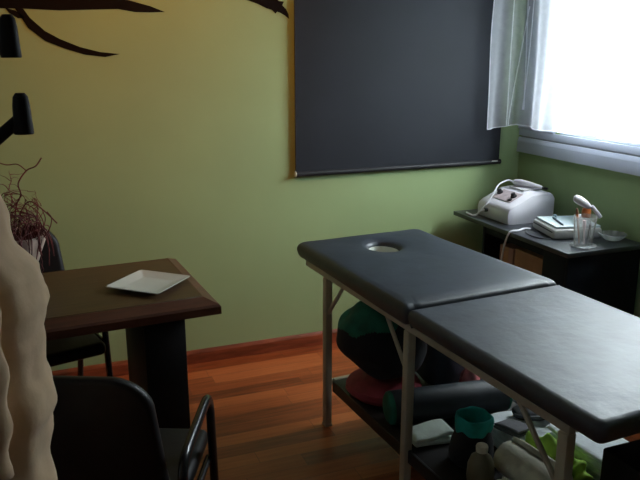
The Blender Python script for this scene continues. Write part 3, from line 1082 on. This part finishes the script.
MB().lathe([(0.012, 0), (0.012, 0.012), (0.004, 0.014)], 16, mtx=Matrix.Translation((-0.151, 0.045, 0.045)) @ Matrix.Rotation(math.radians(-90), 4, 'Y')).build('cable_socket', M['blackpl'], mc)
MB().tube(spline([(-0.155, 0.045, 0.045), (-0.175, 0.058, 0.038), (-0.185, 0.085, 0.014), (-0.192, 0.105, 0.005)], 6), 0.0048, 8).build('power_cable', M['white'], mc)
MB().box((0.005, -0.055, 0.1525), (0.115, 0.075, 0.160), 0.003).build('handpiece_rest', M['offwhite'], mc)

hp = thing('handpiece', 'white wedge-shaped handpiece lying on top of the therapy machine', 'handpiece', (2.47, 3.17, CZ + 0.1605), 0)
hm_ = Matrix.Rotation(math.radians(-68), 4, 'Z')
MB().tube([(-0.095, 0, 0.020), (-0.085, 0, 0.021), (-0.05, 0, 0.022), (0.02, 0, 0.017), (0.075, 0, 0.012), (0.085, 0, 0.011)], [0.006, 0.016, 0.020, 0.016, 0.011, 0.008], 16, mtx=hm_).build('grip', M['white'], hp)
MB().tube([(0.0855, 0, 0.011), (0.115, 0, 0.010)], [0.008, 0.006], 12, mtx=hm_).build('tip', M['blackpl'], hp)
MB().tube(spline([(2.436 - 2.47, 3.262 - 3.17, 0.02), (-0.06, 0.105, 0.028), (-0.12, 0.10, 0.01), (-0.17, 0.075, -0.03), (-0.215, 0.070, -0.085), (-0.246, 0.085, -0.13), (-0.268, 0.10, -0.1535), (-0.272, 0.14, -0.1555), (-0.262, 0.19, -0.1555)], 6), 0.0048, 8).build('cable', M['white'], hp)

# flat white device with pale blue cover
fd = thing('treatment_tray', 'flat white appliance with pale blue lid beside the glass tumbler', 'appliance', (2.425, 2.79, CZ), math.radians(-14))
MB().box((-0.125, -0.125, 0.0), (0.125, 0.125, 0.050), 0.012, 3).build('appliance_body', M['offwhite'], fd)
MB().box((-0.11, -0.115, 0.0505), (0.12, 0.115, 0.062), 0.004, 2).build('lid', M['bluewhite'], fd)
MB().box((-0.1265, -0.11, 0.030), (-0.1251, 0.11, 0.036), 0.0005, 1).build('seam_strip', M['blackpl'], fd)
MB().lathe([(0.010, 0.0625), (0.010, 0.075), (0.006, 0.079), (0.001, 0.079)], 16, c=(-0.03, 0.075, 0)).build('knob', M['bluegrey'], fd)
pn = thing('pen', 'dark blue pen lying on the pale blue appliance lid', 'pen', (2.37, 2.80, CZ + 0.0625), 0)
pm = Matrix.Rotation(math.radians(68), 4, 'Z')
MB().tube([(-0.09, 0, 0.0045), (0.06, 0, 0.0045)], 0.0042, 10, mtx=pm).build('barrel', M['bluebag'], pn)
MB().tube([(-0.105, 0, 0.0045), (-0.0905, 0, 0.0045)], [0.0012, 0.0036], 8, mtx=pm).build('nib', M['blackpl'], pn)
MB().box((0.015, -0.0035, 0.0088), (0.06, 0.0035, 0.0125), 0.001, 1, mtx=pm).build('clip', M['bluegrey'], pn)
# cable from that appliance
o = MB().tube(spline([(2.300, 2.905, CZ + 0.006), (2.265, 2.92, CZ + 0.005), (2.22, 2.90, CZ + 0.005), (2.180, 2.905, CZ + 0.004), (2.1655, 2.91, CZ - 0.014), (2.160, 2.93, CZ - 0.08), (2.158, 2.95, CZ - 0.2), (2.158, 2.955, CZ - 0.32)], 8), 0.005, 8).build('appliance_cable', M['white'])
tag(o, 'white cable running from the flat appliance over the cabinet edge', 'cable')
o = MB().tube(spline([(2.262, 2.895, CZ + 0.004), (2.235, 2.86, CZ + 0.004), (2.215, 2.80, CZ + 0.004), (2.225, 2.74, CZ + 0.004), (2.262, 2.705, CZ + 0.004)], 8), 0.003, 8).build('lead_wire', M['blackpl'])
tag(o, 'thin black wire curling on the cabinet top in front of the flat appliance', 'wire')

# tumbler with brushes and spray bottle
cp = (2.335, 2.565, CZ)
tu = MB()
tu.lathe([(0.034, 0.0), (0.0365, 0.003), (0.040, 0.06), (0.046, 0.128), (0.0445, 0.128), (0.0385, 0.06), (0.0345, 0.007), (0.001, 0.007)], 36, cap1=False)
o = tu.build('glass_tumbler', M['cupglass'], angle=50)
o.location = cp
o.scale = (1.15, 1.15, 1.08)
tag(o, 'clear tumbler holding brushes on the corner of the black cabinet', 'tumbler')
o = MB().lathe([(0.058, 0.0), (0.062, 0.003), (0.060, 0.0045), (0.001, 0.003)], 36).build('saucer', M['cupglass'])
# tumbler stands on a thin clear coaster
o.location = (cp[0], cp[1], CZ)
tag(o, 'thin clear coaster under the tumbler of brushes', 'coaster')
bpy.data.objects['glass_tumbler'].location.z = CZ + 0.005


def stick(name, label, cat, base, tip, parts):
    t = thing(name, label, cat, base)
    b, e = Vector(base), Vector(tip)
    d = e - b
    for nm, a, c, r0, r1, m_ in parts:
        MB().tube([d * a, d * (a * 0.5 + c * 0.5), d * c], [r0, (r0 + r1) / 2, r1], 10).build(nm, m_, t)
    return t


stick('cosmetic_brush', 'brown-handled brush standing in the tumbler', 'brush', (2.318, 2.572, CZ + 0.0125), (2.297, 2.585, CZ + 0.178),
      [('handle', 0, 0.72, 0.004, 0.005, M['brushwood']), ('ferrule', 0.722, 0.83, 0.0056, 0.0056, M['orange']), ('bristles', 0.832, 1, 0.007, 0.004, M['brushwood'])])
stick('spatula', 'pale pink spatula standing in the tumbler', 'spatula', (2.330, 2.553, CZ + 0.0125), (2.315, 2.548, CZ + 0.125),
      [('handle', 0, 0.7, 0.004, 0.005, M['pinkpl']), ('blade', 0.702, 1, 0.009, 0.007, M['pinkpl'])])
stick('dark_applicator', 'dark thin applicator standing in the tumbler', 'applicator', (2.338, 2.545, CZ + 0.0125), (2.334, 2.530, CZ + 0.11),
      [('stem', 0, 0.8, 0.003, 0.003, M['blackpl']), ('tip', 0.802, 1, 0.005, 0.003, M['blackpl'])])
sp = thing('spray_bottle', 'white spray bottle with orange collar standing behind the tumbler', 'bottle', (2.395, 2.628, CZ))
MB().lathe([(0.020, 0), (0.027, 0.004), (0.028, 0.05), (0.027, 0.09), (0.017, 0.112), (0.014, 0.118)], 28).build('bottle_body', M['cupglass'], sp)
MB().lathe([(0.0195, 0.1185), (0.0215, 0.124), (0.0215, 0.150), (0.018, 0.160), (0.004, 0.168)], 24).build('collar', M['orange'], sp)
hd = Matrix.Translation((-0.020, 0.01, 0.188)) @ Matrix.Rotation(math.radians(-40), 4, 'Z') @ Matrix.Rotation(math.radians(28), 4, 'Y')
MB().tube([(-0.048, 0, 0.0), (-0.042, 0, 0.002), (-0.02, 0, 0.003), (0.015, 0, 0.001), (0.038, 0, -0.002), (0.044, 0, -0.002)], [0.006, 0.016, 0.0205, 0.018, 0.012, 0.006], 18, mtx=hd).build('spray_head', M['white'], sp)
MB().tube(spline([(0.018, -0.01, 0.172), (0.040, -0.022, 0.145), (0.060, -0.03, 0.118)], 5), 0.0095, 10).build('trigger', M['white'], sp)
ct = MB().blob((0, 0, 0.022), (0.032, 0.024, 0.022), 0.9, 28, 16, 0.25, 9, 6).build('cotton_bundle', M['white'], angle=180)
ct.location = (2.455, 2.70, CZ + 0.0635)
ct.location = (2.44, 2.715, CZ + 0.0635)
tag(ct, 'small white cotton wad on the appliance lid behind the spray bottle', 'cotton')

# cut-glass dish
di = MB()
di.lathe([(0.030, 0.0), (0.036, 0.002), (0.050, 0.016), (0.063, 0.032), (0.060, 0.033), (0.046, 0.018), (0.032, 0.007), (0.001, 0.006)], 48, cap1=False,
         wob=lambda a, z: 1 + 0.07 * (z / 0.033) * math.cos(12 * a))
o = di.build('glass_dish', M['crystal'], angle=25)
o.location = (2.540, 2.595, CZ)
tag(o, 'scalloped cut-glass dish on the black cabinet beside the tumbler', 'dish')

# ------------------------------------------------------------------ desk
DR = math.radians(3.5)
dk = thing('desk', 'dark brown wooden desk carrying a white square plate', 'desk', (0.551, 2.366, 0), DR)
DL, DD = 1.30, 0.648
edge = MB()
bm = bmesh.new()


def frame_ring(x0, x1, y0, y1, z):
    return [(x0, y0, z), (x1, y0, z), (x1, y1, z), (x0, y1, z)]


rg = [frame_ring(-DL + 0.02, -0.02, 0.02, DD - 0.02, 0.690), frame_ring(-DL, 0, 0, DD, 0.694), frame_ring(-DL, 0, 0, DD, 0.722),
      frame_ring(-DL + 0.006, -0.006, 0.006, DD - 0.006, 0.730), frame_ring(-DL + 0.050, -0.050, 0.050, DD - 0.050, 0.750),
      frame_ring(-DL + 0.056, -0.056, 0.056, DD - 0.056, 0.7485)]
edge.loft(rg, cap0=True, cap1=True)
edge.build('desk_edge', M['deskedge'], dk, angle=20)
MB().box((-DL + 0.056, 0.056, 0.7486), (-0.056, DD - 0.056, 0.7505), 0.0006, 1).build('desk_top_panel', M['desktop'], dk)
for x0 in (-0.262, -1.20):
    MB().box((x0, 0.085, 0.0), (x0 + 0.150, 0.505, 0.6895), 0.004).build('leg', M['blackmat'], dk)

# square plate
pl = MB()
s = 0.112


def sq(h, z, rr=0.012):
    out = []
    for cx_, cy_, a0 in ((1, 1, 0), (-1, 1, 90), (-1, -1, 180), (1, -1, 270)):
        for k in range(5):
            a = math.radians(a0 + k * 22.5)
            out.append((cx_ * (h - rr) + rr * math.cos(a), cy_ * (h - rr) + rr * math.sin(a), z))
    return out


pl.loft([sq(0.062, 0.0), sq(0.066, 0.002), sq(0.112, 0.014), sq(0.115, 0.017), sq(0.112, 0.0185), sq(0.074, 0.007), sq(0.066, 0.0055), sq(0.02, 0.005)])
o = pl.build('square_plate', M['plate'], angle=30)
o.location = (0.335, 2.612, 0.7506)
o.rotation_euler = (0, 0, math.radians(48))
tag(o, 'white square ceramic plate on the dark brown desk', 'plate')

# vase with red twigs on the desk
vs = (-0.115, 2.80, 0.7506)
va = MB()
va.lathe([(0.045, 0), (0.050, 0.004), (0.060, 0.05), (0.088, 0.12), (0.108, 0.165), (0.114, 0.185), (0.110, 0.185), (0.083, 0.12), (0.055, 0.05), (0.046, 0.01), (0.001, 0.01)], 40, cap1=False,
         wob=lambda a, z: 1 + 0.02 * math.sin(10 * a))
o = va.build('vase', M['lace'], angle=60)
o.scale = (1.0, 1.0, 1.06)
o.location = vs
tag(o, 'pale pinkish vase of red twigs on the far edge of the desk', 'vase')
random.seed(7)
tw = MB()


def twig(p, d, l, r, depth):
    pts = [Vector(p)]
    dd = Vector(d).normalized()
    n = 6
    for i in range(n):
        dd = (dd + Vector((random.uniform(-1, 1), random.uniform(-1, 1), random.uniform(-1.0, 0.6))) * 0.46).normalized()
        if pts[-1].x > 0.085 and dd.x > 0:
            dd.x *= -0.7
        pts.append(pts[-1] + dd * l / n)
    tw.tube(spline(pts, 2), [r * (1 - 0.7 * k / (n * 2)) for k in range(n * 2 + 1)], 5)
    if depth > 0:
        for k in range(3):
            q = pts[random.randint(2, n)]
            twig(q, dd + Vector((random.uniform(-1, 1), random.uniform(-1, 1), random.uniform(-0.7, 0.8))), l * 0.55, r * 0.75, depth - 1)


for k in range(40):
    a = random.uniform(0, 2 * math.pi)
    twig((0.06 * math.cos(a), 0.06 * math.sin(a), 0.13), (0.25 * math.cos(a), 0.25 * math.sin(a), 1), random.uniform(0.08, 0.26), 0.0026, 2)
for k in range(26):
    a = random.uniform(-2.5, -0.5)
    rr = random.uniform(0.123, 0.135)
    z0_ = random.uniform(0.195, 0.235)
    b_ = a + random.uniform(-0.5, 0.5)
    p0_ = Vector((0.07 * math.cos(a), 0.07 * math.sin(a), 0.16))
    p1_ = Vector((rr * math.cos(a), rr * math.sin(a), z0_))
    p2_ = Vector(((rr + 0.004) * math.cos((a + b_) / 2), (rr + 0.004) * math.sin((a + b_) / 2), z0_ - random.uniform(0.03, 0.07)))
    p3_ = Vector((rr * math.cos(b_), rr * math.sin(b_), z0_ - random.uniform(0.07, 0.14)))
    tw.tube(spline([p0_, (p0_ + p1_) / 2 + Vector((0, 0, 0.05)), p1_, p2_, p3_], 4), 0.0021, 5)
    q_ = p1_ + Vector((random.uniform(-0.07, 0.04), random.uniform(-0.05, 0.02), random.uniform(0.02, 0.10)))
    tw.tube(spline([p0_, p1_, (p1_ + q_) / 2 + Vector((0.015, 0, 0.01)), q_], 4), 0.0019, 5)
tw.tube(spline([(0.0, 0, 0.012), (0.0, 0.0, 0.20), (0.015, 0, 0.30), (0.035, -0.01, 0.345), (0.03, 0, 0.385), (0.062, 0, 0.43), (0.095, 0, 0.445), (0.118, 0, 0.475)], 5), 0.0026, 6)
tw.tube(spline([(0.062, 0, 0.43), (0.035, 0, 0.455), (0.0, 0, 0.455), (-0.03, 0, 0.465)], 5), 0.002, 6)
tw.tube(spline([(0.01, 0, 0.10), (0.02, 0, 0.25), (0.06, 0, 0.315), (0.11, 0, 0.275), (0.150, 0, 0.225)], 5), 0.0026, 6)
o = tw.build('dry_twigs', M['twig'], angle=180)
o.location = (vs[0], vs[1], vs[2])
tag(o, 'bunch of tangled dark red dry twigs standing in the pale vase', 'twigs')


# ------------------------------------------------------------------ chairs
def make_chair(label):
    """local: back at y=0, seat towards +y"""
    t = thing('armchair', label, 'chair', (0, 0, 0), 0, 'black armchairs at the desk')
    # seat cushion
    st = MB()
    st.box((-0.262, 0.055, 0.415), (0.262, 0.475, 0.470), 0.022, 4)
    for i, v in enumerate(st.v):
        if v.z > 0.455:
            st.v[i] = v + Vector((0, 0, 0.008 * (1 - (v.x / 0.25) ** 2)))
    st.build('seat', M['blackup'], t)
    # backrest: curved, rounded panel
    hw, z0, z1, th = 0.220, 0.47, 0.873, 0.034
    nu = 26
    outl = []
    r = 0.085
    for cx_, cz_, a0, rr in ((hw - r, z1 - r, 0, r), (-hw + r, z1 - r, 90, r), (-hw + 0.06, z0 + 0.04, 180, 0.04), (hw - 0.06, z0 + 0.04, 270, 0.04)):
        for k in range(9):
            a = math.radians(a0 + k * 11.25)
            outl.append((cx_ + rr * math.cos(a), cz_ + rr * math.sin(a)))
    cz = (z0 + z1) / 2

    def ring(sx, yoff):
        out = []
        for x, z in outl:
            Z = cz + (z - cz) * sx
            X = x * sx * (1 + 0.30 * (z1 - Z) / (z1 - z0))
            y = 0.02 - (Z - z0) * 0.14 + 0.55 * X * X + yoff
            out.append((X, y, Z))
        return out
    bk = MB()
    rg = [ring(0.02, -0.012), ring(0.5, -0.013), ring(0.93, -0.014), ring(0.975, -0.012), ring(0.995, -0.006), ring(1, 0.002), ring(0.995, 0.012), ring(0.97, 0.021), ring(0.9, 0.025), ring(0.5, 0.026), ring(0.02, 0.026)]
    bk.loft(rg)
    bk.build('backrest', M['blackup'], t, angle=60)
    for sx in (-1, 1):
        # front leg, arm and back upright in one bent tube
        path = arc([(sx * 0.295, 0.395, 0.010), (sx * 0.295, 0.345, 0.654), (sx * 0.295, -0.005, 0.635), (sx * 0.290, 0.045, 0.44), (sx * 0.285, -0.06, 0.010)], 0.075, 9)
        fr_ = MB().tube(path, 0.0125, 14, rx=1.5).build('side_frame', M['tube'], t)
        for y in (0.395, -0.06):
            MB().lathe([(0.014, 0.0), (0.016, 0.003), (0.016, 0.016), (0.014, 0.02)], 14, c=(sx * (0.295 if y > 0 else 0.285), y, 0)).build('foot', M['blackpl'], fr_)
        MB().tube([(sx * 0.282, 0.060, 0.435), (sx * 0.282, 0.36, 0.435)], 0.010, 10).build('seat_rail', M['tube'], t)
        MB().tube([(sx * 0.2, 0.035, 0.56), (sx * 0.285, 0.028, 0.56)], 0.009, 8).build('back_bracket', M['tube'], t)
    return t


ch = make_chair('black padded armchair seen from behind, near side of the desk')
ch.location = (-0.022, 1.665, 0)
ch.rotation_euler = (0, 0, math.radians(-24))
c2 = copy_tree(ch)
c2['label'] = 'black armchair behind the desk near the back wall, half hidden by the twigs'
c2.location = (-0.190, 3.200, 0)
c2.rotation_euler = (0, 0, math.radians(180 + 14))

# ------------------------------------------------------------------ coat stand with hanging cream garment
cs = thing('coat_stand', 'black coat stand with rounded pegs at the left edge', 'coat stand', (-0.165, 1.215, 0))
MB().lathe([(0.021, 0.03), (0.021, 1.70), (0.027, 1.715), (0.030, 1.74), (0.018, 1.765), (0.002, 1.77)], 20).build('pole', M['blackmat'], cs)
for k in range(4):
    a = math.radians(45 + 90 * k)
    d = Vector((math.cos(a), math.sin(a), 0))
    MB().tube(spline([d * 0.020 + Vector((0, 0, 0.17)), d * 0.10 + Vector((0, 0, 0.12)), d * 0.20 + Vector((0, 0, 0.035)), d * 0.25 + Vector((0, 0, 0.017))], 6), 0.014, 10).build('foot', M['blackmat'], cs)


def peg(ang, z0, z1, reach):
    d = Vector((math.cos(ang), math.sin(ang), 0))
    a = MB().tube(spline([d * 0.018 + Vector((0, 0, z0)), d * (reach * 0.55) + Vector((0, 0, z0 + (z1 - z0) * 0.42)), d * (reach - 0.004) + Vector((0, 0, z1 - 0.008))], 6), 0.0095, 10)
    p = a.build('peg', M['blackmat'], cs)
    MB().lathe([(0.0135, -0.030), (0.0142, -0.028), (0.0130, -0.008), (0.0122, 0.012), (0.0105, 0.024), (0.0065, 0.0295), (0.001, 0.030)], 18,
               c=(d.x * reach, d.y * reach, z1)).build('peg_end', M['blackmat'], p)


for k in range(3):
    peg(math.radians(-26 + 120 * k), 1.41, 1.513, 0.162)
    peg(math.radians(-26 + 120 * k + 0.0), 1.54, 1.622, 0.155)

sil = [(1.470, 0.050), (1.443, 0.103), (1.42, 0.115), (1.397, 0.122), (1.336, 0.133), (1.28, 0.141), (1.248, 0.142), (1.226, 0.147), (1.206, 0.153), (1.182, 0.150), (1.158, 0.141), (1.124, 0.139), (1.09, 0.140),
       (1.059, 0.148), (1.027, 0.148), (0.993, 0.137), (0.922, 0.131), (0.80, 0.138), (0.70, 0.142), (0.60, 0.146), (0.50, 0.150)]


def silr(z):
    for (za, ra), (zb, rb) in zip(sil, sil[1:]):
        if zb <= z <= za:
            t = (za - z) / (za - zb)
            t = t * t * (3 - 2 * t)
            return ra + (rb - ra) * t
    return sil[-1][1]


rings = []
NZ, NA = 110, 96
for i in range(NZ + 1):
    z = 1.470 - (1.470 - 0.50) * i / NZ
    r0 = silr(z)
    ring = []
    for j in range(NA):
        a = 2 * math.pi * j / NA
        front = max(0.0, math.cos(a + 0.15))
        fold = 0.006 * math.sin(7 * a + 3 * noise.noise(Vector((0, 0, z * 3)))) + 0.006 * math.sin(13 * a + z * 4)
        big = 0.012 * noise.noise(Vector((math.cos(a) * 1.6, math.sin(a) * 1.6, z * 9)))
        wr_ = 0.0028 * noise.noise(Vector((math.cos(a) * 4, math.sin(a) * 4, z * 26 + a)))
        k = min(1, (1.47 - z) / 0.10)
        keep = 0.06 + 0.94 * (1 - front ** 1.5)
        adj = -0.024 if z > 1.298 else (0.004 if z < 1.262 else -0.024 + 0.028 * (1.298 - z) / 0.036)
        hz = 0.0020 * math.sin(z * 52 + 2.2 * math.sin(a * 2) + 3 * noise.noise(Vector((math.cos(a), math.sin(a), z * 5)))) * (1 if z < 1.32 else max(0, (1.42 - z) / 0.10))
        r = r0 + adj + hz + (fold * keep + big * keep + wr_) * k
        ring.append((r * math.cos(a), r * 0.92 * math.sin(a), z))
    rings.append(ring)
gm = thing('hanging_robe', 'crumpled cream cotton robe hanging on the coat stand at the left edge', 'robe', (-0.165, 1.215, 0))
rb = MB().loft(rings, cap0=False, cap1=False).build('robe_cloth', M['cream'], gm, angle=180)
sol = rb.modifiers.new('cloth_thickness', 'SOLIDIFY')
sol.thickness = 0.004
sol.offset = -1
# a loose sleeve hanging on the room side
slv = MB()
pts = spline([(0.02, -0.115, 1.40), (0.05, -0.140, 1.28), (0.055, -0.146, 1.12), (0.045, -0.150, 0.98)], 10)
slv.tube(pts, [0.012 + 0.022 * min(1, k / 10) + 0.004 * math.sin(k * 1.1) for k in range(len(pts))], 22, rx=0.62)
slv.build('sleeve', M['cream'], gm, angle=180)

# ------------------------------------------------------------------ ceiling spotlight washing the left of the back wall
cl = thing('ceiling_spotlight', 'small warm ceiling spotlight aimed at the plant decals', 'lamp', (0.50, 2.05, ZC))
MB().lathe([(0.055, -0.0005), (0.055, -0.018), (0.045, -0.022)], 30).build('lamp_base', M['capgrey'], cl)
MB().tube([(0, 0, -0.0225), (0, 0, -0.07)], 0.008, 10).build('stem', M['capgrey'], cl)
aim = (Vector((0.60, 3.5, 1.62)) - Vector((0.50, 2.05, ZC - 0.10))).normalized()
qm = Matrix.Translation((0, 0, -0.10)) @ aim.to_track_quat('Z', 'Y').to_matrix().to_4x4()
MB().lathe([(0.020, -0.06), (0.040, -0.055), (0.048, 0.05), (0.044, 0.05), (0.037, -0.045), (0.001, -0.05)], 30, mtx=qm, cap1=False).build('lamp_shade', M['capgrey'], cl)
MB().lathe([(0.036, -0.005), (0.025, 0.008), (0.002, 0.014)], 24, mtx=qm).build('bulb', M['lampshade'], cl)
lp = bpy.data.lights.new('spot_light', 'SPOT')
lp.energy = WARM
lp.color = (1.0, 0.33, 0.0)
lp.spot_size = math.radians(98)
lp.spot_blend = 1.0
lp.shadow_soft_size = 0.04
lo = bpy.data.objects.new('spot_light', lp)
COL.objects.link(lo)
lo.location = Vector((0.50, 2.05, ZC - 0.10)) + aim * 0.055
lo.rotation_euler = aim.to_track_quat('-Z', 'Y').to_euler()
